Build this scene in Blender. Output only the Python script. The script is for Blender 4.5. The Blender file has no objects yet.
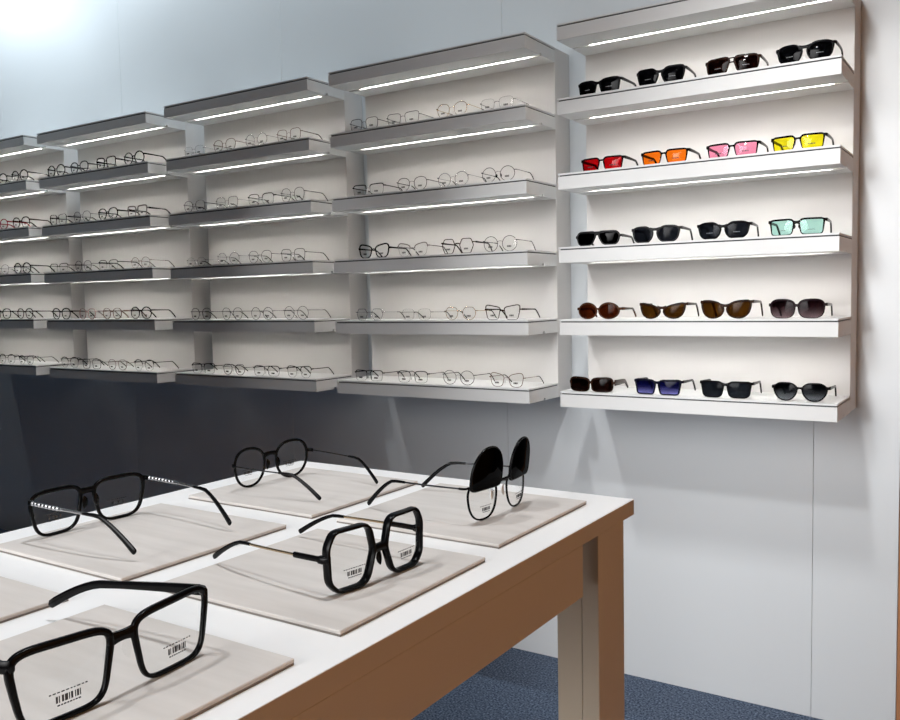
import bpy, math, random
from mathutils import Vector, Matrix
random.seed(7)
PI = math.pi
col = bpy.context.scene.collection
sc = bpy.context.scene

# ------------------------------------------------------------------ helpers
def mesh_obj(name, V, F, mat, parent=None, smooth=False, loc=None):
    me = bpy.data.meshes.new(name)
    me.from_pydata([tuple(v) for v in V], [], [tuple(f) for f in F])
    me.validate(); me.update()
    import bmesh
    bm = bmesh.new(); bm.from_mesh(me)
    bmesh.ops.recalc_face_normals(bm, faces=bm.faces)
    bm.to_mesh(me); bm.free()
    if smooth:
        me.polygons.foreach_set('use_smooth', [True] * len(me.polygons))
        try: me.set_sharp_from_angle(angle=math.radians(50))
        except Exception: pass
    if mat: me.materials.append(mat)
    o = bpy.data.objects.new(name, me); col.objects.link(o)
    if parent is not None: o.parent = parent
    if loc is not None: o.location = loc
    return o

class MB:
    def __init__(s): s.V = []; s.F = []
    def add(s, V, F):
        n = len(s.V); s.V += [tuple(v) for v in V]; s.F += [tuple(i + n for i in f) for f in F]
    def box(s, x0, x1, y0, y1, z0, z1, c=0.0):
        if c <= 0:
            s.add([(x0,y0,z0),(x1,y0,z0),(x1,y1,z0),(x0,y1,z0),(x0,y0,z1),(x1,y0,z1),(x1,y1,z1),(x0,y1,z1)],
                  [(0,3,2,1),(4,5,6,7),(0,1,5,4),(1,2,6,5),(2,3,7,6),(3,0,4,7)])
            return
        # chamfered on all edges: three nested quads per axis
        import itertools
        import bmesh
        bm = bmesh.new()
        vs = [bm.verts.new(p) for p in [(x0,y0,z0),(x1,y0,z0),(x1,y1,z0),(x0,y1,z0),(x0,y0,z1),(x1,y0,z1),(x1,y1,z1),(x0,y1,z1)]]
        for f in [(0,3,2,1),(4,5,6,7),(0,1,5,4),(1,2,6,5),(2,3,7,6),(3,0,4,7)]: bm.faces.new([vs[i] for i in f])
        bmesh.ops.bevel(bm, geom=list(bm.edges), offset=c, segments=1, affect='EDGES')
        bm.verts.index_update()
        s.add([v.co[:] for v in bm.verts], [[v.index for v in f.verts] for f in bm.faces]); bm.free()
    def build(s, name, mat, parent=None, smooth=False, loc=None):
        return mesh_obj(name, s.V, s.F, mat, parent, smooth, loc)

def section(a, b, k=8, n=2.0):
    out = []
    for i in range(k):
        t = 2 * PI * (i + .5) / k
        c, s_ = math.cos(t), math.sin(t)
        out.append((math.copysign(abs(c) ** (2 / n), c) * a, math.copysign(abs(s_) ** (2 / n), s_) * b))
    return out

def sweep(mb, pts, ab, up=(0, 0, 1), k=8, n=2.0):
    """open sweep along pts; ab = list of (half side, half up) or one pair"""
    pts = [Vector(p) for p in pts]; m = len(pts); up = Vector(up)
    if isinstance(ab, tuple): ab = [ab] * m
    V = []; F = []
    for i in range(m):
        T = (pts[min(i + 1, m - 1)] - pts[max(i - 1, 0)]).normalized()
        S = T.cross(up)
        if S.length < 1e-6: S = Vector((1, 0, 0))
        S.normalize(); U = S.cross(T)
        for (a, b) in section(ab[i][0], ab[i][1], k, n):
            V.append(pts[i] + S * a + U * b)
    for i in range(m - 1):
        for j in range(k):
            j2 = (j + 1) % k
            F.append((i * k + j, i * k + j2, (i + 1) * k + j2, (i + 1) * k + j))
    F.append(tuple(range(k))[::-1]); F.append(tuple((m - 1) * k + j for j in range(k)))
    mb.add(V, F)

def tag(o, label=None, cat=None, group=None, kind=None):
    if label: o['label'] = label
    if cat: o['category'] = cat
    if group: o['group'] = group
    if kind: o['kind'] = kind
    return o

def empty(name, loc, rz=0):
    o = bpy.data.objects.new(name, None); col.objects.link(o)
    o.empty_display_size = .05
    o.location = loc; o.rotation_euler = (0, 0, rz); return o

# ------------------------------------------------------------------ materials
MATS = {}
def newmat(name):
    m = bpy.data.materials.new(name); m.use_nodes = True
    nt = m.node_tree; nt.nodes.clear()
    out = nt.nodes.new('ShaderNodeOutputMaterial'); return m, nt, out

def pbsdf(name, color, rough=.5, metal=0., spec=.5, coat=0., noise=None, bump=None):
    m, nt, out = newmat(name)
    b = nt.nodes.new('ShaderNodeBsdfPrincipled')
    b.inputs['Base Color'].default_value = (*color, 1); b.inputs['Roughness'].default_value = rough
    b.inputs['Metallic'].default_value = metal
    b.inputs['Specular IOR Level'].default_value = spec
    b.inputs['Coat Weight'].default_value = coat
    nt.links.new(b.outputs[0], out.inputs[0])
    if noise:   # (scale xyz, color2, detail)
        tc = nt.nodes.new('ShaderNodeTexCoord'); mp = nt.nodes.new('ShaderNodeMapping')
        mp.inputs['Scale'].default_value = noise[0]
        nz = nt.nodes.new('ShaderNodeTexNoise'); nz.inputs['Scale'].default_value = 1; nz.inputs['Detail'].default_value = noise[2]
        rp = nt.nodes.new('ShaderNodeValToRGB')
        lo, hi = noise[3] if len(noise) > 3 else (.35, .65)
        rp.color_ramp.elements[0].position = lo; rp.color_ramp.elements[1].position = hi
        rp.color_ramp.elements[0].color = (*color, 1); rp.color_ramp.elements[1].color = (*noise[1], 1)
        nt.links.new(tc.outputs['Object'], mp.inputs[0]); nt.links.new(mp.outputs[0], nz.inputs['Vector'])
        nt.links.new(nz.outputs[0], rp.inputs[0]); nt.links.new(rp.outputs[0], b.inputs['Base Color'])
        if bump:
            bp = nt.nodes.new('ShaderNodeBump'); bp.inputs['Strength'].default_value = bump; bp.inputs['Distance'].default_value = .004
            nt.links.new(nz.outputs[0], bp.inputs['Height']); nt.links.new(bp.outputs[0], b.inputs['Normal'])
    MATS[name] = m; return m

def lensmat(name, color, refl=1.0, grad=None, rough=.02):
    """thin tinted lens: transparent + fresnel gloss; grad = (z0, col at z0, z1, col at z1) of the tint itself"""
    m, nt, out = newmat(name)
    tr = nt.nodes.new('ShaderNodeBsdfTransparent'); tr.inputs[0].default_value = (*color, 1)
    gl = nt.nodes.new('ShaderNodeBsdfGlossy'); gl.inputs['Roughness'].default_value = rough
    fr = nt.nodes.new('ShaderNodeLayerWeight'); fr.inputs[0].default_value = .5
    pw = nt.nodes.new('ShaderNodeMath'); pw.operation = 'POWER'; pw.inputs[1].default_value = 5
    mu = nt.nodes.new('ShaderNodeMath'); mu.operation = 'MULTIPLY_ADD'; mu.inputs[1].default_value = .6 * refl; mu.inputs[2].default_value = .022 * refl
    mx = nt.nodes.new('ShaderNodeMixShader')
    nt.links.new(fr.outputs['Facing'], pw.inputs[0]); nt.links.new(pw.outputs[0], mu.inputs[0]); nt.links.new(mu.outputs[0], mx.inputs[0])
    nt.links.new(tr.outputs[0], mx.inputs[1]); nt.links.new(gl.outputs[0], mx.inputs[2]); nt.links.new(mx.outputs[0], out.inputs[0])
    if grad:
        tc = nt.nodes.new('ShaderNodeTexCoord'); sp = nt.nodes.new('ShaderNodeSeparateXYZ')
        mr = nt.nodes.new('ShaderNodeMapRange'); mr.inputs[1].default_value = grad[0]; mr.inputs[2].default_value = grad[2]
        rp = nt.nodes.new('ShaderNodeValToRGB')
        rp.color_ramp.elements[0].color = (*grad[1], 1); rp.color_ramp.elements[1].color = (*grad[3], 1)
        nt.links.new(tc.outputs['Object'], sp.inputs[0]); nt.links.new(sp.outputs[2], mr.inputs[0])
        nt.links.new(mr.outputs[0], rp.inputs[0]); nt.links.new(rp.outputs[0], tr.inputs[0])
    MATS[name] = m; return m

W_lam = pbsdf('white_laminate', (.73, .74, .74), .38)
W_wall = pbsdf('wall_laminate', (.725, .76, .785), .30, spec=.5)
W_panel = pbsdf('rack_back_white', (.71, .70, .69), .5)
M_gap_shade = pbsdf('gap_shade', (.045, .05, .055), .5)
M_table = pbsdf('table_white', (.86, .86, .86), .35)
M_tside = pbsdf('table_side_bounce', (.52, .44, .34), .4)  # tan paints the orange bounce into the sides of a white table
M_tile = pbsdf('tile_stone', (.56, .525, .495), .55, noise=((7, 60, 7), (.66, .625, .595), 6, (.3, .7)))
M_tedge = pbsdf('tile_edge', (.22, .20, .18), .6)
M_orange = pbsdf('orange_wall', (.60, .28, .08), .6)
M_wood = pbsdf('brown_post', (.45, .20, .09), .5)
M_dark = pbsdf('dark_hall', (.05, .055, .065), .8)
M_ceil = pbsdf('hall_ceiling', (.30, .32, .35), .8)
M_carpet = pbsdf('carpet', (.022, .040, .080), .95, noise=((150, 150, 150), (.20, .26, .36), 6, (.40, .70)), bump=.8)

pbsdf('black', (.003, .003, .0035), .2, spec=.10)
pbsdf('matte_black', (.004, .004, .0045), .4, spec=.3)
pbsdf('tortoise', (.006, .003, .002), .2, spec=.15, noise=((90, 90, 90), (.034, .012, .005), 3))
pbsdf('brown', (.030, .010, .005), .2, spec=.2, noise=((110, 110, 110), (.085, .030, .011), 3))
pbsdf('purple_black', (.010, .004, .006), .2, spec=.15)
pbsdf('navy_black', (.004, .005, .012), .2, spec=.15)
pbsdf('red', (.32, .012, .03), .2, coat=.3)
pbsdf('silver', (.48, .48, .50), .25, metal=1)
pbsdf('gold', (.55, .42, .27), .25, metal=1)
pbsdf('gunmetal', (.05, .05, .055), .3, metal=1)
pbsdf('bronze', (.13, .08, .06), .3, metal=1)
pbsdf('black_metal', (.018, .018, .02), .3, metal=.4)
pbsdf('grey_acetate', (.20, .18, .18), .2)
pbsdf('pink_acetate', (.46, .30, .28), .2)
pbsdf('print_dark', (.03, .03, .032), .6)
pbsdf('print_white', (.28, .29, .31), .6)
pbsdf('clear_pad', (.75, .76, .77), .15)
lensmat('clear', (.985, .988, .988), .6)
lensmat('grey_dark', (.045, .048, .055), .35)
lensmat('black_lens', (.012, .012, .014), .4)
lensmat('slate', (.10, .11, .13), .35)
lensmat('brown_lens', (.085, .045, .038), .35)
lensmat('amber_brown', (.24, .10, .045), .35)
lensmat('olive_brown', (.24, .15, .055), .35)
lensmat('red_lens', (.72, .06, .08), .9)
lensmat('orange_lens', (.95, .43, .09), .9)
lensmat('pink_lens', (.93, .53, .66), .9)
lensmat('yellow_lens', (.94, .89, .12), .9)
lensmat('teal_lens', (.66, .86, .82), .9)
lensmat('blue_grad', (.1, .1, .3), .35, (.006, (.36, .36, .60), .030, (.045, .05, .19)))
lensmat('purple_grad', (.1, .1, .3), .35, (.004, (.45, .38, .40), .034, (.09, .05, .06)))
lensmat('grey_grad', (.1, .1, .3), .35, (.006, (.42, .44, .47), .036, (.04, .045, .055)))
lensmat('clip_dark', (.006, .006, .008), .22)

def emit(name, strength, stripes=True):
    m, nt, out = newmat(name)
    e = nt.nodes.new('ShaderNodeEmission'); e.inputs[0].default_value = (1, .96, .90, 1); e.inputs[1].default_value = strength
    nt.links.new(e.outputs[0], out.inputs[0]); MATS[name] = m; return m
M_led = emit('led', 95.0)
M_ledtape = pbsdf('led_tape', (.22, .22, .20), .5)

# ------------------------------------------------------------------ camera
cam = bpy.data.cameras.new('camera'); co = bpy.data.objects.new('camera', cam); col.objects.link(co)
yaw, pitch, roll = .5788, -.0716, -.0199
f = Vector((-math.sin(yaw) * math.cos(pitch), math.cos(yaw) * math.cos(pitch), math.sin(pitch)))
r = Vector((math.cos(yaw), math.sin(yaw), 0)); u = r.cross(f)
r2 = math.cos(roll) * r + math.sin(roll) * u; u2 = -math.sin(roll) * r + math.cos(roll) * u
CAM = Vector((.38512, -2.7604, 1.31168))
co.matrix_world = Matrix(((r2.x, u2.x, -f.x, CAM.x), (r2.y, u2.y, -f.y, CAM.y), (r2.z, u2.z, -f.z, CAM.z), (0, 0, 0, 1)))
cam.sensor_width = 36; cam.lens = 36 * 865.81 / 900; cam.clip_start = .02
sc.camera = co

# ------------------------------------------------------------------ room
XL, XR, YF, ZC = -7.2, 1.7, -6.0, 3.7
mb = MB(); mb.box(XL, XR, YF, .1, -.05, 0)
tag(mb.build('floor', M_carpet), kind='structure')
mb = MB()
seams = [-7.2, -6.46, -5.41, -4.36, -3.314, -2.243, -1.170, -.115, .118]
for a, b in zip(seams[:-1], seams[1:]): mb.box(a + .0005, b - .0005, 0, .03, 0, 3.45, .0008)
tag(mb.build('wall_back', W_wall), kind='structure')
mb = MB(); mb.box(XL, XR, .03, .1, 0, ZC)
tag(mb.build('wall_rear', M_dark), kind='structure')
mb = MB(); mb.box(.120, .26, -.012, .03, 0, 3.45, .002)
tag(mb.build('trim_1', M_wood), kind='structure')
mb = MB(); mb.box(XL - .1, XL, YF, .1, 0, ZC)
tag(mb.build('wall_left', M_dark), kind='structure')
mb = MB(); mb.box(XR, XR + .1, YF, .1, 0, ZC)
tag(mb.build('wall_right', M_orange), kind='structure')
mb = MB(); mb.box(XL, XR, YF - .1, YF, 0, ZC)
tag(mb.build('wall_front', M_dark), kind='structure')
mb = MB(); mb.box(XL - .1, XR + .1, YF - .1, .1, ZC, ZC + .1)
tag(mb.build('ceiling', M_ceil), kind='structure')

# ------------------------------------------------------------------ wall racks
SW, PITCH, ZT, DZ, SH = .80, .9096, 2.128, .2236, .0434
YP, YS = -.110, -.320          # panel front, shelf front
SHEET = .0046     # top sheet stands above the dark shadow line
ROWS = {0: (2.128, 1.906, 1.680, 1.456, 1.233, 1.009), 1: (2.126, 1.907, 1.678, 1.454, 1.232, 1.012),   # heights of the six shelf tops per rack
        2: (2.128, 1.910, 1.683, 1.459, 1.236, 1.012), 3: (2.124, 1.915, 1.689, 1.465, 1.241, 1.010), 4: (2.133, 1.920, 1.694, 1.469, 1.245, 1.016)}
XOFF = {0: 0, 1: 0, 2: .007, 3: -.002, 4: -.003}
GY, GW = -.212, .0060          # LED groove centre and half width

def rack(k, label):
    ROWTOP = ROWS[k]; ZT = ROWTOP[0]
    x1 = -k * PITCH + XOFF[k]; x0 = x1 - SW
    root = empty('display_rack', (x1 - SW / 2, 0, ROWTOP[5] - SH))
    tag(root, label, 'shelf', 'wall display racks')
    def L(o): return o
    zb = ROWTOP[5] - SH
    h = SW / 2
    mb = MB(); mb.box(-h, h, YP, 0, 0, ZT - zb + SHEET - .0005, .0012); mb.build('back_panel', W_panel, root)
    for i in range(6):
        z = ROWTOP[i] - zb
        zt, zm, z0 = z + SHEET, z - .0006, z - SH
        zg = z - .0046
        # body: extruded profile with a groove in its underside
        gd = .0074
        prof = [(YS, zg), (YS, z0), (GY - GW, z0), (GY - GW, z0 + gd), (GY + GW, z0 + gd), (GY + GW, z0), (YP, z0), (YP, zg)]
        n = len(prof)
        V = [(-h, y, zz) for y, zz in prof] + [(h, y, zz) for y, zz in prof]
        F = [(j, (j + 1) % n, n + (j + 1) % n, n + j) for j in range(n)]
        F += [(0, 1, 2, 3, 4, 5, 6, 7)[::1]] and [(0, 1, 2, 3), (0, 3, 4, 7), (4, 5, 6, 7)] + [(8, 9, 10, 11), (8, 11, 12, 15), (12, 13, 14, 15)]
        s = mesh_obj('shelf', V, F, W_lam, root)
        m2 = MB(); m2.box(-h + .004, h - .004, YS + .004, YP, zg, zm); m2.build('shadow_gap', M_gap_shade, s)  # dark core in the recess, its colour paints in the shade
        m3 = MB(); m3.box(-h, h, YS - .0004, YP, zm, zt); m3.build('top_sheet', W_lam, s)
        if i < 5:
            t = MB(); t.box(-h + .055, h - .035, GY - .0050, GY + .0050, z0 + gd - .0012, z0 + gd)
            tp = t.build('led_strip', M_ledtape, s)
            e = MB(); nled = 64; xa, xb = -h + .06, h - .04
            for q in range(nled):
                xc = xa + (xb - xa) * (q + .5) / nled
                e.box(xc - .0022, xc + .0022, GY - .0032, GY + .0032, z0 + gd - .0026, z0 + gd - .0012)
            # the row of diodes belongs to the strip: joined into the same mesh with its own material
            me = tp.data; me.materials.append(M_led)
            V2 = [tuple(v.co) for v in me.vertices]; F2 = [tuple(p.vertices) for p in me.polygons]; nf = len(F2); nv = len(V2)
            V2 += e.V; F2 += [tuple(a + nv for a in ff) for ff in e.F]
            me.clear_geometry(); me.from_pydata(V2, [], F2); me.update()
            for pi, p in enumerate(me.polygons): p.material_index = 0 if pi < nf else 1
    return root

RACKS = ['rightmost rack', 'second rack from the right', 'middle rack', 'second rack from the left', 'leftmost rack']
rack(0, 'white lit wall rack holding the sunglasses, rightmost of the five')
rack(1, 'white lit wall rack of thin eyeglasses, directly left of the sunglasses rack')
rack(2, 'white lit wall rack of thin metal eyeglasses, middle one of the five')
rack(3, 'dark-fronted lit wall rack of black eyeglasses, second from the left')
rack(4, 'lit wall rack cut off by the left edge of the photo')

# ------------------------------------------------------------------ spectacles
def lens_outline(kind, w, h, N):
    """closed outline of the viewer-right lens (outer side +x), centred on 0, half sizes w/2, h/2"""
    P = dict(round=(2, 0, 0, 0), panto=(2.3, .10, .04, .0), oval=(2.2, .0, 0, 0), rect=(5.0, .07, .05, 0), softrect=(3.4, .06, .03, 0),
             square=(4.2, .09, .06, 0), cat=(3.2, .16, .26, 0), butterfly=(2.7, .06, .12, 0), aviator=(2.9, .20, -.04, 0),
             flatavi=(3.2, .20, -.02, 0), bigsq=(3.0, .06, .02, 0), narrow=(4.0, .02, .06, 0), catsq=(5.2, .17, .22, 0), trap=(5.0, .13, .06, 0), browsq=(3.7, .15, .01, 0), flipshape=(2.3, .16, 0, 0), pilot=(2.6, .14, .04, 0), clubtop=(3.3, .17, .07, 0))
    polys = dict(hexa=[(.98,.10),(.62,.98),(-.62,.98),(-.98,.10),(-.58,-.98),(.58,-.98)],
                 octa=[(1,.42),(.86,.95),(-.70,.98),(-.98,.45),(-.80,-.62),(-.50,-.98),(.55,-.98),(.90,-.60)],
                 crown=[(1,.50),(.55,.98),(-.55,.98),(-1,.50),(-.88,-.25),(-.50,-.86),(0,-1.0),(.50,-.86),(.88,-.25)],
                 geo=[(1,.30),(.60,.98),(-.60,.98),(-1,.30),(-.85,-.5),(-.35,-.99),(.35,-.99),(.85,-.5)],
                 catp=[(1.0,.97),(.35,.84),(-.35,.62),(-.85,.30),(-1,-.1),(-.75,-.70),(-.2,-1),(.35,-.95),(.78,-.5),(.95,.2)],
                 flyp=[(1.0,.98),(.2,.97),(-.5,.78),(-.93,.35),(-1,-.1),(-.75,-.72),(-.2,-1),(.35,-.95),(.80,-.5),(.97,.2)],
                 sqtop=[(1,.98),(-.78,.92),(-.98,.45),(-.80,-.95),(.80,-.98)],
                 sqsoft=[(1,.96),(-.70,.96),(-.98,.50),(-.80,-.72),(-.52,-.97),(.60,-.98),(.85,-.7)],
                 rectp=[(1,.95),(-.82,.97),(-.98,.50),(-.82,-.8),(-.65,-.97),(.75,-.97),(.88,-.8)],
                 flatav=[(1,.35),(.74,.95),(-.94,.95),(-1,.4),(-.66,-.7),(-.34,-.97),(.5,-.97),(.80,-.7)],
                 dblav=[(1,.60),(.82,.92),(-.85,.97),(-1,.6),(-.72,-.8),(-.48,-.97),(.72,-.97),(.93,-.5)],
                 pantop=[(1,.74),(.52,.98),(-.42,.98),(-1,.38),(-.88,-.45),(-.56,-.97),(.50,-.97),(.84,-.5)],
                 wraprec=[(1,.92),(.3,.99),(-.6,.88),(-.95,.5),(-.76,-.93),(.86,-.98)],
                 octb=[(1,.85),(.8,.98),(-.5,.96),(-1,.32),(-.78,-.6),(-.6,-.97),(.75,-.97),(.95,0)],
                 bighex=[(1.0,.52),(.74,.98),(-.60,.98),(-.80,.80),(-.98,.05),(-.68,-.80),(-.42,-.98),(.60,-.98),(.95,-.62)])
    out = []
    if kind in polys:
        p = polys[kind]; m = len(p); dense = []
        for i in range(m):   # quadratic corner rounding
            a, b, c = Vector(p[i - 1]), Vector(p[i]), Vector(p[(i + 1) % m])
            rr_ = .17 if kind in ('bighex', 'hexa', 'octa') else .26
            la = min(.45, rr_ / max((a - b).length, 1e-6)); lc = min(.45, rr_ / max((c - b).length, 1e-6))
            s0, s1 = b.lerp(a, la), b.lerp(c, lc)
            for t in (0, .25, .5, .75, 1): dense.append(s0.lerp(b, t).lerp(b.lerp(s1, t), t))
        # resample
        L = [0]
        for i in range(len(dense)): L.append(L[-1] + (dense[(i + 1) % len(dense)] - dense[i]).length)
        for q in range(N):
            d = L[-1] * q / N
            i = max(j for j in range(len(dense)) if L[j] <= d + 1e-9)
            t = (d - L[i]) / max(L[i + 1] - L[i], 1e-9)
            v = dense[i].lerp(dense[(i + 1) % len(dense)], t); out.append((v.x * w / 2, v.y * h / 2))
    else:
        n, tp, cat, _ = P[kind]
        for q in range(N):
            t = 2 * PI * q / N; c, s = math.cos(t), math.sin(t)
            x = math.copysign(abs(c) ** (2 / n), c); z = math.copysign(abs(s) ** (2 / n), s)
            x2 = x * (1 + tp * z - tp * .5)
            if kind in ('aviator', 'flatavi') and x < 0: x2 = x * (1 + 1.3 * tp * z - .8 * tp)
            z2 = z + cat * x * max(z, 0)
            if kind == 'flatavi' and z > 0: z2 = min(z * 1.25, .95)
            if kind == 'flipshape' and z > 0: z2 = .80 * (1 - (1 - min(1, z * 1.15)) ** 2)
            out.append((x2 * w / 2, z2 * h / 2))
    return out

WR = .26      # frame wrap radius, set per pair
def wrapf(x, y, z): return (x, y + x * x / (2 * WR), z)

def ring(mb, pts, cx, cz, half, tfun, dep, arc=None, k=8, n=3.0, inset=.35):
    """rim swept round the lens outline. tfun(i)->half thickness; arc=(i0,i1) for part rims"""
    N = len(pts)
    idx = list(range(N)) if arc is None else [i % N for i in range(arc[0], arc[1] + 1)]
    V = []; F = []; m = len(idx)
    for i in idx:
        p = Vector(pts[i]); a = Vector(pts[i - 1]); b = Vector(pts[(i + 1) % N])
        T = (b - a).normalized(); Nn = Vector((T.y, -T.x))
        if Nn.dot(p) < 0: Nn = -Nn
        t = tfun(p)
        for (a_, b_) in section(t, dep, k, n):
            q = p + Nn * (a_ + t * inset)
            V.append(wrapf(half * (cx + q.x), b_, cz + q.y))
    mm = m if arc is None else m - 1
    for i in range(mm):
        i2 = (i + 1) % m
        for j in range(k):
            j2 = (j + 1) % k
            F.append((i * k + j, i * k + j2, i2 * k + j2, i2 * k + j))
    if arc is not None:
        F.append(tuple(range(k))); F.append(tuple((m - 1) * k + j for j in range(k)))
    mb.add(V, F)

def lens_mesh(pts, cx, cz, half, thick=.0016, y0=0., bulge=.0022):
    V = []; F = []; N = len(pts); R = 3
    for side, yo in ((0, -thick / 2), (1, thick / 2)):
        base = len(V)
        V.append(wrapf(half * cx, y0 + yo - bulge, cz))
        for rr in range(1, R + 1):
            s = rr / R
            for p in pts: V.append(wrapf(half * (cx + p[0] * s), y0 + yo - bulge * (1 - s * s), cz + p[1] * s))
        for i in range(N):
            F.append((base, base + 1 + i, base + 1 + (i + 1) % N))
            for rr in range(R - 1):
                a = base + 1 + rr * N
                F.append((a + i, a + (i + 1) % N, a + N + (i + 1) % N, a + N + i))
    o0 = 1 + (R - 1) * N; o1 = (1 + R * N) + 1 + (R - 1) * N
    for i in range(N): F.append((o0 + i, o0 + (i + 1) % N, o1 + (i + 1) % N, o1 + i))
    return V, F

BARS = [1,1,0,1,0,0,1,1,0,1,1,1,0,1,0,1,1,0,0,1,0,1,1,0,1]
def barcode(mb, cx, cz, half, w, h, y, fine=True, mirror=1):
    """printed bars and lines on the lens, lying just in front of its surface"""
    def rectxz(x0, x1, z0, z1):
        V = []
        for x, z in ((x0, z0), (x1, z0), (x1, z1), (x0, z1)):
            for yy in (-.00012, .00012): V.append(wrapf(x, y + yy, z))
        F = [(0,2,4,6),(1,3,5,7),(0,1,3,2),(2,3,5,4),(4,5,7,6),(6,7,1,0)]
        mb.add(V, F)
    X = half * cx
    if fine:
        n = len(BARS); bw = w / n
        for i, b in enumerate(BARS):
            if b: rectxz(X - w / 2 + i * bw, X - w / 2 + i * bw + bw * .85, cz - h / 2, cz + h / 2)
        x = X - w * .75
        rnd = random.Random(3)
        while x < X + w * .75:
            l = rnd.uniform(.0008, .0022); rectxz(x, x + l, cz + h * .95, cz + h * 1.12); x += l + .0009
        x = X - w * .45
        while x < X + w * .4:
            l = rnd.uniform(.0006, .0014); rectxz(x, x + l, cz - h * 1.0, cz - h * .80); x += l + .0006
    else:
        for i, (a, l) in enumerate(((-.5, .16), (-.28, .12), (-.10, .26), (.22, .10), (.36, .14))):
            rectxz(X + a * w, X + (a + l) * w, cz - h / 2, cz + h / 2)

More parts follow.
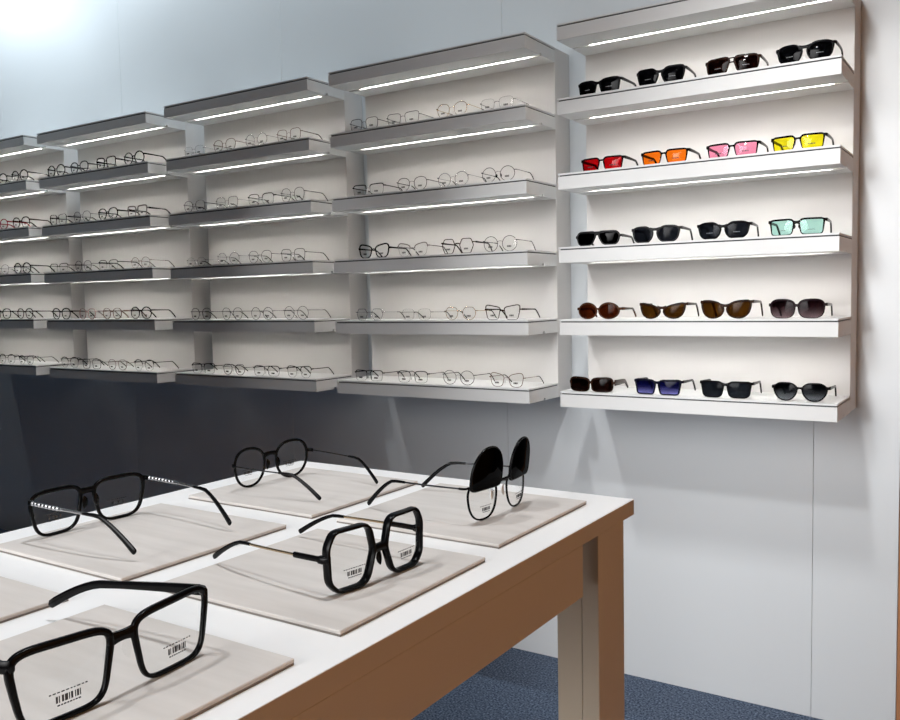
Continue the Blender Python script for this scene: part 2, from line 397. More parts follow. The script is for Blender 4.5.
def spectacles(name, loc, rz, st, label, cat, group):
    """st: width, lens kind/w/h, rim (full/half/none), thickness, colours, temple style"""
    g = empty(name, loc, rz); tag(g, label, cat, group)
    global WR
    WR = st.get('wr', .28 if name == 'sunglasses' else (.45 if st.get('fine') else .75))
    Wd = st['width']; fine = st.get('fine', False); N = 64 if fine else 36
    kind = st['kind']; rimtype = st.get('rim', 'full')
    t = st.get('t', .0011); tt = st.get('tt', t); tb = st.get('tb', t); dep = st.get('dep', .0016)
    br = st.get('bridge', .018); ep = st.get('ep', .005)
    lw = (Wd - br - 2 * ep) / 2; lh = st['h']
    if 'lw' in st: lw = st['lw']
    pts = lens_outline(kind, lw, lh, N)
    cx = br / 2 + lw / 2
    zmin = min(p[1] for p in pts)
    ex = 1.35
    cz = -zmin + (tb * ex + .0002 if rimtype == 'full' else .0011)
    zmax = max(p[1] for p in pts) + cz
    fm = MATS[st.get('fm', 'black')]; tm = MATS[st.get('tm', st.get('fm', 'black'))]
    def tf(p):
        s = max(-1, min(1, p.y / (lh / 2)))
        v = tb + (tt - tb) * (s * .5 + .5)
        if st.get('outer') and p.x > 0: v += st['outer'] * (p.x / (lw / 2)) ** 3
        return v
    dn = 3.5 if t > .0013 else 2.0
    fr = MB()
    for half in (-1, 1):
        if rimtype == 'full': ring(fr, pts, cx, cz, half, tf, dep, n=dn)
        elif rimtype == 'half':
            zc = st.get('halfz', .12) * lh / 2
            ii = [i for i in range(N) if pts[i][1] >= zc]
            # contiguous upper arc starting near angle 0
            ii.sort(); st_i = ii[0]; run = [st_i]
            s_ = set(ii)
            while (run[-1] + 1) % N in s_ and len(run) < N: run.append(run[-1] + 1)
            while (run[0] - 1) % N in s_ and len(run) < N: run.insert(0, run[0] - 1)
            ring(fr, pts, cx, cz, half, lambda p: tt, dep, arc=(run[0], run[-1]), n=dn)
            ring(fr, pts, cx, cz, half, lambda p: .0005, .0006, k=4, n=2)
        else:
            ring(fr, pts, cx, cz, half, lambda p: .0004, .0006, k=4, n=2)
    # bridge: arc between the nasal rim points
    zb = cz + st.get('bz', .25) * lh / 2
    nas = [p for p in pts if p[0] < 0]
    pn = min(nas, key=lambda p: abs(p[1] + cz - zb)); hb = cx + pn[0]
    arch = st.get('arch', .003); bt = st.get('bt', max(t, .0009)); bh = st.get('bh', bt * (1.5 if t > .0013 else 1))
    bp = []
    for i in range(9):
        s = -1 + i / 4.0
        bp.append(wrapf(s * (hb + .0004), 0 if rimtype == 'full' else -.0005, zb + arch * (1 - s * s)))
    sweep(fr, bp, [(dep * .9, bh * (1 + st.get('flare', .5 if t > .0013 else 0) * (abs(i - 4) / 4) ** 2)) for i in range(9)], k=8, n=dn)
    if st.get('topbar'):
        zt_ = cz + st['topbar'] * lh / 2
        sweep(fr, [wrapf(s * (cx - lw * .22) / 4, -.0006, zt_) for s in range(-4, 5)], (dep * .8, st.get('barh', .0009)), k=8)
    # end pieces
    hz = cz + st.get('hz', .45) * lh / 2
    po = min([p for p in pts if p[0] > 0], key=lambda p: abs(p[1] + cz - hz)); xo = cx + po[0]
    hx = Wd / 2; hy = hx * hx / (2 * WR) + .006
    eh = st.get('eh', max(tt * 1.3, .0012))
    for half in (-1, 1):
        e = [wrapf(half * (xo - .0005), 0, hz)[0:3], (half * (hx - .002), hy - .0075, hz), (half * hx, hy - .004, hz), (half * hx, hy, hz)]
        sweep(fr, e, (max(dep * .75, .0009), eh), k=8, n=dn)
    fobj = fr.build('frame_front', fm, g, smooth=True)
    # temples
    Lt = st.get('L', .138); wt = st.get('wt', hx - .006); tz = st.get('tz', .0)
    th0, th1 = st.get('th', (.0012, .0022)); tw = st.get('tw', .0009)
    tipm = MATS[st.get('tipm', st.get('tm', st.get('fm', 'black')))]
    bend = st.get('bend', .68)
    path = []
    nb = 20
    tipz = tz + th1 * .9
    for i in range(nb + 1):
        s = i / nb
        y = hy + (Lt - hy) * s
        if s < bend: z = hz - (st.get('drop', .0025) * s)
        else:
            q = (s - bend) / (1 - bend); zb0 = hz - st.get('drop', .0025) * bend
            z = zb0 + (tipz - zb0) * (q ** st.get('curl', 1.35) if q < 1 else 1)
        path.append((s, y, z))
    has_tip = tipm is not tm or st.get('tipsep')
    tipstart = st.get('tipstart', .55)
    for half in (-1, 1):
        def X(s): return half * (hx + (wt - hx) * s ** 1.3 + st.get('bow', .002) * math.sin(PI * s))
        P3 = [(X(s), y, z) for s, y, z in path]
        if has_tip:
            i0 = int(tipstart * nb)
            A, B = P3[:i0 + 1], P3[i0:]
            B = B[:-1] + [tuple(Vector(B[-2]).lerp(Vector(B[-1]), q)) for q in (.55, .8, .95, 1.0)]
            aw = []
            for i in range(len(A)): aw.append((tw, th0))
            mbt = MB()
            if st.get('twist'):
                # twisted ridge pattern: fine beads along the first third of the rod
                A2 = []; aw = []
                for q in range(70):
                    s = q / 69 * (len(A) - 1); i = min(int(s), len(A) - 2); a = Vector(A[i]).lerp(Vector(A[i + 1]), s - i)
                    A2.append(a); k_ = q / 69
                    amp = .0007 * max(0, min(1, (.62 - k_) / .1)) * (.5 + .5 * math.sin(q * 1.25))
                    aw.append((tw + amp, th0 * (1.25 if k_ < .62 else 1) + amp))
                A = A2
            sweep(mbt, A, aw, k=8, n=2)
            tob = mbt.build('temple', tm, g, smooth=True)
            mb2 = MB(); m_ = len(B)
            sweep(mb2, B, [(.0014, .0013 + (th1 - .0013) * (i / (m_ - 1)) ** .9) for i in range(m_)], k=8, n=2.4)
            # rounded end
            for q, f_ in ((3, .92), (2, .72), (1, .40)):
                a0 = len(mb2.V) - q * 8; cc = Vector(B[-q])
                for j in range(a0, a0 + 8): mb2.V[j] = tuple(cc + (Vector(mb2.V[j]) - cc) * f_)
            mb2.build('temple_tip', tipm, tob, smooth=True)
            if st.get('sleeve'):
                mb3 = MB(); sweep(mb3, [A[0], A[1], A[2], A[3], A[4]], (tw + .0008, th0 + .0012), k=8, n=2.4)
                mb3.build('temple_sleeve', fm, tob, smooth=True)
        else:
            P3 = P3[:-1] + [tuple(Vector(P3[-2]).lerp(Vector(P3[-1]), q)) for q in (.7, 1.0)]
            mbt = MB(); m_ = len(P3)
            sec = []
            for i in range(m_):
                s = i / (m_ - 1)
                hh = th0 + (st.get('tmid', min(th0, th1)) - th0) * min(1, s / .5) if s < .5 else st.get('tmid', min(th0, th1)) + (th1 - st.get('tmid', min(th0, th1))) * ((s - .5) / .5)
                sec.append((tw, hh) if i < m_ - 1 else (tw * .8, hh * .75))
            sweep(mbt, P3, sec, k=8, n=3)
            for q, f_ in ((2, .9), (1, .5)):
                a0 = len(mbt.V) - q * 8; cc = Vector(P3[-q])
                for j in range(a0, a0 + 8): mbt.V[j] = tuple(cc + (Vector(mbt.V[j]) - cc) * f_)
            mbt.build('temple', tm, g, smooth=True)
    # lenses with their printed tags
    lm = MATS[st.get('lens', 'clear')]
    for half in (-1, 1):
        V, F = lens_mesh(pts, cx, cz, half)
        lo = mesh_obj('lens', V, F, lm, g, smooth=True)
        if st.get('tag', True):
            bm_ = MB()
            bw = st.get('tagw', .015); bh_ = st.get('tagh', .0058)
            barcode(bm_, cx + st.get('tagx', 0) * half, cz + st.get('tagz', -.40) * lh / 2, half, bw, bh_, -.0034, fine)
            bm_.build('barcode_print', MATS[st.get('tagm', 'print_dark')], lo)
    # nose pads
    if fine or st.get('pads'):
        for half in (-1, 1):
            pm = MB(); ph = .0065 if not fine else .0062
            px = hb * .86 + (.0012 if t < .0013 else 0); pz = zb - .010
            sweep(pm, [(half * px, .0045, pz - ph), (half * (px - .0007), .0050, pz - ph * .5), (half * (px - .0012), .0052, pz), (half * (px - .0012), .0050, pz + ph * .5), (half * (px - .0006), .0045, pz + ph)],
                  [(.0006, .0004), (.0026, .0010), (.0032, .0012), (.0026, .0010), (.0006, .0004)], up=(0, 1, 0), k=8)
            pm.build('nose_pad', MATS[st.get('padm', 'clear_pad')], g, smooth=True)
            if st.get('padarm'):
                am = MB(); sweep(am, [(half * (px + .0022), .0008, pz + .004), (half * (px + .0018), .0046, pz + .0055), (half * (px - .0004), .0052, pz + .001)], (.0005, .0005), k=6)
                am.build('pad_arm', MATS['silver'], g, smooth=True)
    if st.get('flip'):
        # flip-up dark clip: the lens outline mirrored upward about the brow line
        fb = MB(); zh = zmax - .007; tilt = math.radians(st['flip'])
        fp = [(p[0] * 1.08, p[1] * 1.04) for p in lens_outline('flipshape', lw, lh, N)]
        def up(x, y, z):
            d = z; return (x, y - .004 - d * math.sin(tilt), zh + d * math.cos(tilt))
        for half in (-1, 1):
            fm_ = MB(); V, F = lens_mesh(fp, cx, 0, half, thick=.0022, bulge=.002)
            top = max(p[1] for p in fp); s = 1.16
            V = [up(v[0], v[1], (top - v[2]) * s) for v in V]
            fo = mesh_obj('flip_up_lens', V, F, MATS['clip_dark'], g, smooth=True)
            r_ = MB(); ring(r_, fp, cx, 0, half, lambda p: .0010, .0016, k=8, n=2)
            V = [up(v[0], v[1], (top - v[2]) * s) for v in r_.V]
            mesh_obj('clip_rim', V, r_.F, MATS['black'], fo, smooth=True)
        fb = MB()
        sweep(fb, [wrapf(s_ * (cx + lw * .42) / 6, -.0045, zh + .004) for s_ in range(-6, 7)], (.0012, .0016), k=8)
        fb.build('clip_bar', MATS['black'], g, smooth=True)
    return g

# style presets: acetate sunglasses, acetate optical, wire optical, half-rim
def sun(kind, h, fm='black', lens='grey_dark', **k):
    d = dict(kind=kind, h=h, fm=fm, lens=lens, t=.0024, tt=.0032, tb=.0018, dep=.0024, th=(.0048, .0038), tw=.0024, tmid=.0034, bt=.0026, bh=.0040, flare=1.0, arch=.001, ep=.0050, bridge=.0095, eh=.0042,
             tagm='print_white', tagw=.017, tagh=.0014, tagz=-.25, hz=.55, bz=.5); d.update(k); return d
def acet(kind, h, fm='black', **k):
    d = dict(kind=kind, h=h, fm=fm, t=.0020, tt=.0027, tb=.0017, dep=.0020, th=(.0032, .0030), tw=.0015, tmid=.0020, bt=.0018, bh=.0022, ep=.005, bridge=.017, hz=.5); d.update(k); return d
def wire(kind, h, fm='gunmetal', **k):
    d = dict(kind=kind, h=h, fm=fm, t=.0009, tt=.0011, tb=.0009, dep=.0011, th=(.0011, .0022), tw=.0009, tipm='black', bt=.0007, ep=.006, hz=.42, arch=.0035, pads=True, padarm=False); d.update(k); return d
def half(kind, h, fm='black', **k):
    d = dict(kind=kind, h=h, fm=fm, rim='half', t=.0010, tt=.0018, tb=.0009, dep=.0014, th=(.0015, .0024), tw=.0010, tipm='black', bt=.0010, ep=.006, hz=.62, arch=.002, pads=True); d.update(k); return d
def rless(kind, h, fm='silver', **k):
    d = dict(kind=kind, h=h, fm=fm, rim='none', t=.0006, dep=.0009, th=(.0008, .0020), tw=.0006, tipm='black', bt=.0008, ep=.006, hz=.42, pads=True); d.update(k); return d

E_ = 'eyeglasses'; S_ = 'sunglasses'
C = {}   # (rack,row) -> list of (x centre rel to rack right end, width, style, look)
C[0,1] = [(-.674,.144,sun('wraprec',.039,hz=.75),'black wraparound rectangular sunglasses with dark lenses'),
          (-.483,.145,sun('octb',.044,hz=.7),'black angular oversized sunglasses with dark lenses'),
          (-.281,.148,sun('dblav',.042,'tortoise','brown_lens',topbar=.88,bz=.30,barh=.0018,bh=.0016,bridge=.014,hz=.7),'dark tortoise double-bridge aviator sunglasses with brown lenses'),
          (-.093,.148,sun('pantop',.045,bz=.6,hz=.75,bridge=.013),'black keyhole-bridge round-bottomed sunglasses with dark lenses')]
for i, (x, w, ln, nm) in enumerate([(-.666,.140,'red_lens','red'),(-.473,.143,'orange_lens','orange'),(-.281,.145,'pink_lens','pink'),(-.108,.139,'yellow_lens','yellow')]):
    C.setdefault((0,2),[]).append((x,w,sun('rectp',.037,'black',ln,t=.0016,tt=.0026,tb=.0009,bridge=.013,bh=.0024,hz=.8,tagm='print_dark' ,tagz=-.35,bz=.55,pads=True,padm='clear_pad',tagw=.017,tagh=.003),'black rectangular glasses with %s tinted lenses'%nm))
C[0,3] = [(-.683,.147,sun('flatav',.040,'matte_black','black_lens',topbar=.90,barh=.0036,bz=.62,tag=False,hz=.35,bridge=.012),'black flat-top aviator sunglasses with opaque black lenses'),
          (-.500,.149,sun('pantop',.044,'matte_black','slate',bz=.62,hz=.75,bridge=.013,tag=False),'black keyhole panto sunglasses with slate grey lenses'),
          (-.303,.147,sun('pantop',.043,'black','slate',bz=.50,hz=.75,bridge=.012),'black rounded sunglasses with grey lenses'),
          (-.109,.145,sun('rectp',.041,'black','teal_lens',t=.0018,tt=.0026,tb=.0013,bridge=.013,hz=.8,tagm='print_dark',tagz=-.4,bz=.55,pads=True,padm='gunmetal'),'black square glasses with pale green lenses')]
C[0,4] = [(-.680,.145,sun('round',.045,'brown','amber_brown',bz=.25,tag=False,hz=.3,lw=.060,bh=.0030),'round brown tortoise sunglasses with reddish brown lenses'),
          (-.481,.142,sun('catp',.044,'tortoise','olive_brown',tag=False,hz=.88,bz=.35),'dark brown cat-eye sunglasses with olive brown lenses'),
          (-.297,.145,sun('flyp',.048,'tortoise','olive_brown',bz=.42,hz=.90,tag=False),'large dark tortoise butterfly sunglasses with brown lenses'),
          (-.107,.146,sun('bigsq',.048,'purple_black','purple_grad',bz=.4,hz=.5,tag=False,tb=.0008),'dark plum rounded sunglasses with fading lenses')]
C[0,5] = [(-.706,.147,sun('narrow',.040,'tortoise','brown_lens',th=(.0095,.0035),tmid=.0085,hz=.35,bz=.35,tag=False),'dark brown rectangular sunglasses with thick temples'),
          (-.495,.148,sun('sqtop',.042,'navy_black','blue_grad',tag=False,hz=.82,bz=.62),'black square sunglasses with blue gradient lenses'),
          (-.296,.147,sun('sqsoft',.044,'black','slate',tag=False,tt=.0026,hz=.82,bz=.60),'black square sunglasses with plain grey lenses'),
          (-.098,.147,sun('crown',.047,'black','grey_grad',tag=False,bz=.42,hz=.5,tt=.0022,bh=.0028,bridge=.012),'black crown-shaped panto sunglasses with grey gradient lenses')]
C[1,1] = [(-.658,.134,wire('softrect',.040,'black_metal'),'thin black rounded wire eyeglasses'),
          (-.489,.143,wire('square',.038,'gunmetal'),'thin dark square wire eyeglasses'),
          (-.287,.130,wire('panto',.043,'gold'),'thin pale gold panto wire eyeglasses'),
          (-.116,.130,rless('softrect',.037,'black_metal'),'rimless eyeglasses with a dark bridge')]
C[1,2] = [(-.647,.145,half('rect',.036,'black'),'black browline half-rim eyeglasses'),
          (-.454,.132,wire('panto',.043,'black_metal'),'thin black panto wire eyeglasses'),
          (-.289,.130,wire('round',.045,'silver'),'thin silver round wire eyeglasses'),
          (-.114,.133,wire('round',.046,'gunmetal',padm='black'),'thin dark grey round wire eyeglasses')]
C[1,3] = [(-.631,.145,acet('cat',.044,'black'),'bold black cat-eye eyeglasses'),
          (-.460,.134,half('cat',.042,'grey_acetate',tt=.0018),'grey-topped cat-eye eyeglasses'),
          (-.274,.132,acet('hexa',.048,'tortoise',t=.0012,tt=.0014,tb=.0012),'dark brown six-sided round eyeglasses'),
          (-.111,.133,wire('round',.048,'gunmetal'),'thin grey round wire eyeglasses')]
C[1,4] = [(-.656,.131,wire('hexa',.040,'silver'),'faint silver six-sided wire eyeglasses'),
          (-.452,.130,rless('softrect',.038,'black_metal'),'rimless eyeglasses with dark hinges'),
          (-.269,.132,wire('geo',.042,'gold'),'thin gold geometric wire eyeglasses'),
          (-.107,.139,acet('catsq',.044,'tortoise',t=.0010,tt=.0018,tb=.0008),'dark brown squared cat-eye eyeglasses')]
C[1,5] = [(-.670,.133,half('rect',.036,'black'),'black browline half-rim eyeglasses'),
          (-.471,.136,half('softrect',.040,'gunmetal'),'dark grey half-rim eyeglasses'),
          (-.282,.135,wire('round',.047,'black_metal',tt=.0010),'thin black round wire eyeglasses'),
          (-.094,.137,wire('cat',.043,'bronze',tt=.0012),'thin brown cat-eye wire eyeglasses')]
C[2,1] = [(-.644,.128,rless('softrect',.036,'silver'),'faint rimless silver eyeglasses'),
          (-.469,.140,wire('panto',.043,'bronze'),'thin brown panto wire eyeglasses'),
          (-.287,.128,wire('round',.043,'silver'),'thin silver round wire eyeglasses'),
          (-.119,.130,wire('softrect',.042,'bronze'),'thin brown squarish wire eyeglasses')]
C[2,2] = [(-.658,.141,wire('panto',.042,'gunmetal'),'thin grey panto wire eyeglasses'),
          (-.467,.133,wire('softrect',.042,'silver'),'thin silver squarish wire eyeglasses'),
          (-.277,.145,half('softrect',.040,'gunmetal'),'dark grey half-rim eyeglasses'),
          (-.106,.130,wire('panto',.047,'black_metal',t=.0010,tt=.0011,tb=.0009),'black panto wire eyeglasses')]
C[2,3] = [(-.663,.122,rless('oval',.034,'silver'),'barely visible rimless eyeglasses'),
          (-.466,.130,wire('round',.043,'silver'),'thin silver round wire eyeglasses'),
          (-.288,.139,wire('panto',.043,'gunmetal'),'thin grey panto wire eyeglasses'),
          (-.115,.134,wire('softrect',.042,'black_metal',tt=.0012),'black squarish wire eyeglasses')]
C[2,4] = [(-.641,.130,wire('panto',.044,'gunmetal'),'thin grey panto wire eyeglasses'),
          (-.458,.130,wire('panto',.044,'black_metal'),'thin black panto wire eyeglasses'),
          (-.291,.130,wire('round',.044,'gunmetal'),'thin grey round wire eyeglasses'),
          (-.110,.131,wire('round',.046,'black_metal',t=.0009,tt=.0010),'thin black round wire eyeglasses')]
C[2,5] = [(-.645,.146,half('rect',.038,'black'),'black browline half-rim eyeglasses'),
          (-.457,.134,wire('geo',.040,'gunmetal'),'thin grey angular wire eyeglasses'),
          (-.279,.146,half('softrect',.037,'black'),'black half-rim rectangular eyeglasses'),
          (-.105,.132,half('clubtop',.040,'black'),'black half-rim eyeglasses with long temples')]
C[3,1] = [(-.703,.138,acet('round',.045,'black'),'black round eyeglasses'),
          (-.525,.140,acet('panto',.043,'gunmetal'),'dark grey panto eyeglasses'),
          (-.322,.143,acet('square',.042,'black',th=(.0045,.0032)),'black square eyeglasses with thick temples'),
          (-.126,.139,acet('round',.045,'black'),'black round eyeglasses')]
C[3,2] = [(-.704,.133,acet('square',.042,'black',t=.0012,tt=.0014,tb=.001),'thin black square eyeglasses'),
          (-.518,.138,wire('panto',.044,'gunmetal'),'thin grey panto wire eyeglasses'),
          (-.328,.145,acet('panto',.043,'black',tt=.0026),'bold black panto eyeglasses'),
          (-.127,.137,acet('rect',.040,'grey_acetate',tm='black',th=(.0040,.0034)),'grey eyeglasses with thick black temples')]
C[3,3] = [(-.718,.140,half('rect',.036,'black'),'black half-rim rectangular eyeglasses'),
          (-.529,.130,wire('panto',.042,'black_metal'),'thin black panto wire eyeglasses'),
          (-.340,.142,half('softrect',.038,'black',th=(.0022,.0026)),'black half-rim eyeglasses with heavy temples'),
          (-.120,.128,wire('round',.042,'bronze'),'thin brown round wire eyeglasses')]
C[3,4] = [(-.722,.143,acet('panto',.045,'black',tt=.0026),'bold black panto eyeglasses'),
          (-.513,.130,acet('panto',.043,'pink_acetate',t=.0010,tt=.0012,tm='grey_acetate'),'pale pink panto eyeglasses'),
          (-.330,.139,acet('panto',.043,'bronze',t=.0010,tt=.0013),'thin brown panto eyeglasses'),
          (-.126,.136,acet('round',.045,'black',tt=.0026),'bold black round eyeglasses')]
C[3,5] = [(-.680,.148,half('panto',.044,'black',tt=.0022),'black browline panto eyeglasses'),
          (-.500,.143,wire('square',.040,'black_metal'),'thin black square wire eyeglasses'),
          (-.307,.138,wire('panto',.042,'bronze'),'thin brown panto wire eyeglasses'),
          (-.128,.136,half('panto',.044,'black',tt=.0020),'black browline eyeglasses')]
C[4,1] = [(-.289,.143,acet('round',.044,'black'),'black round eyeglasses'),(-.098,.143,acet('round',.045,'black'),'black round eyeglasses')]
C[4,2] = [(-.303,.148,acet('round',.045,'red',t=.0013),'red round eyeglasses'),(-.112,.145,acet('panto',.044,'tortoise',t=.0013),'dark brown panto eyeglasses')]
C[4,3] = [(-.308,.148,wire('panto',.044,'black_metal',t=.0010),'thin black panto wire eyeglasses'),(-.125,.138,acet('round',.045,'black'),'black round eyeglasses')]
C[4,4] = [(-.326,.150,acet('panto',.044,'black',tt=.0026),'bold black panto eyeglasses'),(-.119,.131,acet('panto',.043,'tortoise',t=.0012),'dark brown panto eyeglasses')]
C[4,5] = [(-.300,.148,half('panto',.042,'black',tt=.0022),'black browline eyeglasses'),(-.123,.130,half('panto',.040,'black'),'black half-rim eyeglasses')]

ROWN = {1: 'highest row', 2: 'second row', 3: 'middle row', 4: 'fourth row', 5: 'lowest row'}
POS4 = ['leftmost', 'second from left', 'third from left', 'rightmost']
for (k, row), items in C.items():
    for i, (x, w, st, look) in enumerate(items):
        st = dict(st); st['width'] = w * (1.04 if k >= 3 else 1)
        if k >= 2: st['h'] *= 1.06; x += .004
        if k >= 3: st['h'] *= 1.03; x += .005
        q = i + 4 - len(items)
        pos = POS4[q] if len(items) == 4 else ['second from right', 'rightmost'][i]
        lab = '%s, %s, %s, %s' % (look, pos, ROWN[row], RACKS[k])
        if k == 0: lab = '%s, %s in the %s' % (look, pos, ROWN[row])
        c_ = S_ if k == 0 else E_
        rz = random.uniform(-.035, .035)
        if k == 0 and row == 1 and i == 0: rz = -.10
        y = -.300 + random.uniform(-.003, .004)
        spectacles(c_, (-k * PITCH + x, y, ROWS[k][row] + SHEET), rz, st, lab, c_, 'sunglasses on the right wall rack' if k == 0 else 'eyeglasses on the wall racks')

# ------------------------------------------------------------------ table
TT = 1.0868; TX0, TX1, TY0, TY1 = -.455, .0381, -2.62, -1.865
tb_ = empty('display_table', ((TX0 + TX1) / 2, (TY0 + TY1) / 2, 0))
tag(tb_, 'tall white-topped display table with bounce-tinted sides carrying stone tiles and glasses', 'table')
ox, oy = (TX0 + TX1) / 2, (TY0 + TY1) / 2
def rel(mb): mb.V = [(x - ox, y - oy, z) for x, y, z in mb.V]; return mb
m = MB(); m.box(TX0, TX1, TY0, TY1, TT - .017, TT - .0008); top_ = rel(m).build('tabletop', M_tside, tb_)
m = MB(); m.box(TX0, TX1, TY0, TY1, TT - .0008, TT, .0003); rel(m).build('white_top_sheet', M_table, top_)
for xs, xt in ((TX1, -1), (TX0, 1)):
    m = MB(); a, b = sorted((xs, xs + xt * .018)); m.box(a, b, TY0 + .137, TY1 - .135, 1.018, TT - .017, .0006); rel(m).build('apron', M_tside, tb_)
for ys, yt in ((TY1 - .030, -1), (TY0 + .030, 1)):
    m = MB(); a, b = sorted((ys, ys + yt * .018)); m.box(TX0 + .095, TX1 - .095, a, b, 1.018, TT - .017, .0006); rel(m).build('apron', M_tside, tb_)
for xs, xt in ((TX1, -1), (TX0, 1)):
    for ys, yt in ((TY1 - .030, -1), (TY0 + .030, 1)):
        m = MB()
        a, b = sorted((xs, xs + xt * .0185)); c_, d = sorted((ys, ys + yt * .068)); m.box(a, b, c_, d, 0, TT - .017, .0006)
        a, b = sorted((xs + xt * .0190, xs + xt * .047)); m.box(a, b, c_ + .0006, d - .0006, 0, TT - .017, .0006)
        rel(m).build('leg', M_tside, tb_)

TILES = [(-.174, -2.568, 'stone tile under the thick rectangular black glasses nearest the camera'),
         (-.178, -2.330, 'stone tile under the oversized angular black glasses'),
         (-.187, -2.102, 'stone tile under the flip-up sunglasses at the table corner'),
         (-.405, -2.570, 'stone tile cut off by the left edge of the photo, no glasses in view'),
         (-.405, -2.334, 'stone tile under the black glasses with silver twisted temples'),
         (-.408, -2.104, 'stone tile under the round black glasses at the far table end')]
for x, y, lab in TILES:
    t = empty('display_tile', (x + .095, y + .095, TT)); tag(t, lab, 'tile', 'stone tiles on the table')
    m = MB(); m.box(-.095, .095, -.095, .095, .0014, .0042, .0006); m.build('tile_slab', M_tile, t)
    m = MB(); m.box(-.0946, .0946, -.0946, .0946, 0, .0014); m.build('backing_felt', M_tedge, t)
ZT_ = TT + .0042
rad = math.radians
GT = 'eyeglasses on the table'
spectacles(E_, (-.0347, -2.4630, ZT_), rad(90.6), dict(fine=True, width=.132, kind='trap', h=.040, bridge=.017, t=.0015, tt=.0022, tb=.0013, dep=.0020, fm='black', th=(.0036, .0036), tw=.0016, tmid=.0026,
    bz=.58, arch=.0005, bt=.0022, bh=.0030, hz=.82, L=.156, wt=.054, ep=.0025, tz=.003, eh=.0034, drop=.016, curl=1.45, bend=.64, tagw=.014, tagh=.0036, tagz=-.42, padm='clear'), 'thick black rectangular eyeglasses nearest the camera on the table', E_, GT)
spectacles(E_, (-.030, -2.2330, ZT_), rad(84.5), dict(fine=True, width=.108, kind='bighex', h=.046, bridge=.013, t=.0016, tt=.0016, tb=.0017, dep=.0036, fm='black', tm='gold', tipm='black', th=(.0011, .0028), tw=.0009, sleeve=True,
    bz=.05, arch=.0005, bt=.0022, bh=.0030, hz=.15, L=.148, wt=.048, ep=.0015, tipstart=.60, tz=.002, eh=.0030, drop=.004, tagw=.014, tagh=.0034, tagz=-.45, padm='black'), 'oversized angular black eyeglasses with thin metal temples on the table', E_, GT)
spectacles(E_, (-.3883, -2.2446, ZT_), rad(-90.), dict(fine=True, width=.130, kind='browsq', h=.041, bridge=.015, t=.0015, tt=.0021, tb=.0014, dep=.0018, fm='black', tm='silver', tipm='black', th=(.0013, .0036), tw=.0010, twist=True,
    bz=.66, arch=.0004, bt=.0018, bh=.0030, flare=.25, hz=.74, L=.145, wt=.054, ep=.0025, tipstart=.58, tz=.004, eh=.0024, tagw=.014, tagh=.0034, tagz=-.30, padm='black'), 'black squared eyeglasses with silver twisted temples at the left of the table', E_, GT)
spectacles(E_, (-.3746, -2.0044, ZT_), rad(-92.3), dict(fine=True, width=.126, kind='panto', h=.044, bridge=.018, t=.0015, tt=.0017, tb=.0014, dep=.0014, fm='black', tm='gunmetal', tipm='black', th=(.0008, .0028), tw=.0008,
    bz=.45, arch=.002, bt=.0013, bh=.0024, hz=.30, L=.130, wt=.048, ep=.0040, tipstart=.55, tz=.001, eh=.0022, tagw=.013, tagh=.0032, tagz=-.30, padm='black'), 'round black eyeglasses with wire temples at the far end of the table', E_, GT)
spectacles(S_, (-.0502, -2.0029, ZT_), rad(89.2), dict(fine=True, width=.120, kind='pilot', h=.038, bridge=.019, t=.0010, tt=.0010, tb=.0010, dep=.0012, fm='black', tm='gunmetal', tipm='black', th=(.0009, .0028), tw=.0008,
    bz=.60, arch=.002, bt=.0010, hz=.80, L=.136, wt=.049, ep=.004, tipstart=.55, tz=.001, flip=8, padarm=True, tagw=.012, tagh=.0032, tagz=-.45), 'black glasses with dark flip-up lenses raised, at the table corner', S_, 'glasses on the table')

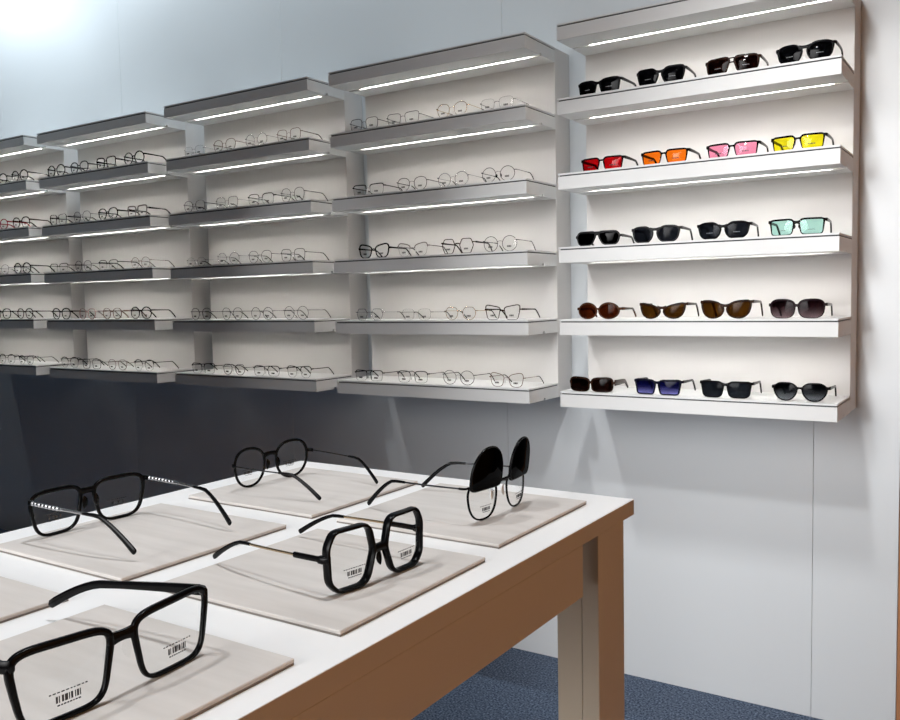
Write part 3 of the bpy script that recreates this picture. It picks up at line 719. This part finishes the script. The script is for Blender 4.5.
# ------------------------------------------------------------------ light
def spot(name, loc, target, power, angle, blend=.5, radius=.04, color=(1, 1, 1)):
    l = bpy.data.lights.new(name, 'SPOT'); l.energy = power; l.spot_size = math.radians(angle); l.spot_blend = blend; l.shadow_soft_size = radius; l.color = color
    o = bpy.data.objects.new(name, l); col.objects.link(o); o.location = loc
    o.rotation_euler = (Vector(target) - Vector(loc)).to_track_quat('-Z', 'Y').to_euler(); return o
COOL = (.84, .94, 1.0)
def area(name, loc, target, power, size, color=(1, 1, 1), sy=None, spread=180):
    l = bpy.data.lights.new(name, 'AREA'); l.energy = power; l.size = size; l.color = color; l.spread = math.radians(spread)
    if sy: l.shape = 'RECTANGLE'; l.size_y = sy
    o = bpy.data.objects.new(name, l); col.objects.link(o); o.location = loc
    o.rotation_euler = (Vector(target) - Vector(loc)).to_track_quat('-Z', 'Y').to_euler(); return o
# booth spots in front of the right end of the wall
spot('spot_key', (-.27, -2.2, 2.73), (.05, 0, .75), 74, 62, 1, .06)
spot('spot_key', (-.22, -1.6, 2.81), (.05, 0, .7), 58, 62, 1, .06)
spot('spot_key', (-1.28, -1.5, 2.85), (-.62, 0, .72), 60, 34, .8, .03)
spot('spot_key', (-2.25, -1.5, 2.85), (-1.6, 0, .75), 26, 32, .8, .03)
# added soft fill behind the camera, lifts the shade under the right rack
area('fill_light', (-.80, -4.4, 1.75), (.15, 0, .6), 13, 1.4, sy=2.6, spread=50)
# arm spots along the top of the wall
for x, p in ((-5.1, 34), (-4.05, 70), (-3.1, 46), (-1.9, 36), (-.75, 24)):
    spot('spot_wash', (x, -.46, 3.42), (x - .05, -.10, 2.1), p, 120, .8, .03, COOL)
# over the table
spot('spot_table', (-.1, -2.0, 3.4), (-.2, -2.25, 1.1), 112, 46, .6, .05, (.93, .97, 1))
spot('spot_table', (-.9, -2.6, 3.4), (-.2, -2.25, 1.1), 64, 46, .6, .05, (.93, .97, 1))
# added spots on the unseen orange wall, for its bounce on the table side
spot('spot_bounce', (.95, -1.9, 3.5), (1.7, -1.9, .8), 470, 56, .5, .05)
spot('spot_bounce', (.95, -3.0, 3.5), (1.7, -2.9, .8), 340, 56, .5, .05)
w = bpy.data.worlds.new('world'); sc.world = w; w.use_nodes = True
w.node_tree.nodes['Background'].inputs[0].default_value = (.5, .55, .6, 1); w.node_tree.nodes['Background'].inputs[1].default_value = .1

sc.view_settings.view_transform = 'Standard'; sc.view_settings.look = 'None'
sc.view_settings.exposure = 0; sc.view_settings.gamma = 1
sc.view_settings.use_curve_mapping = False
sc.cycles.transparent_max_bounces = 48
sc.cycles.max_bounces = 10
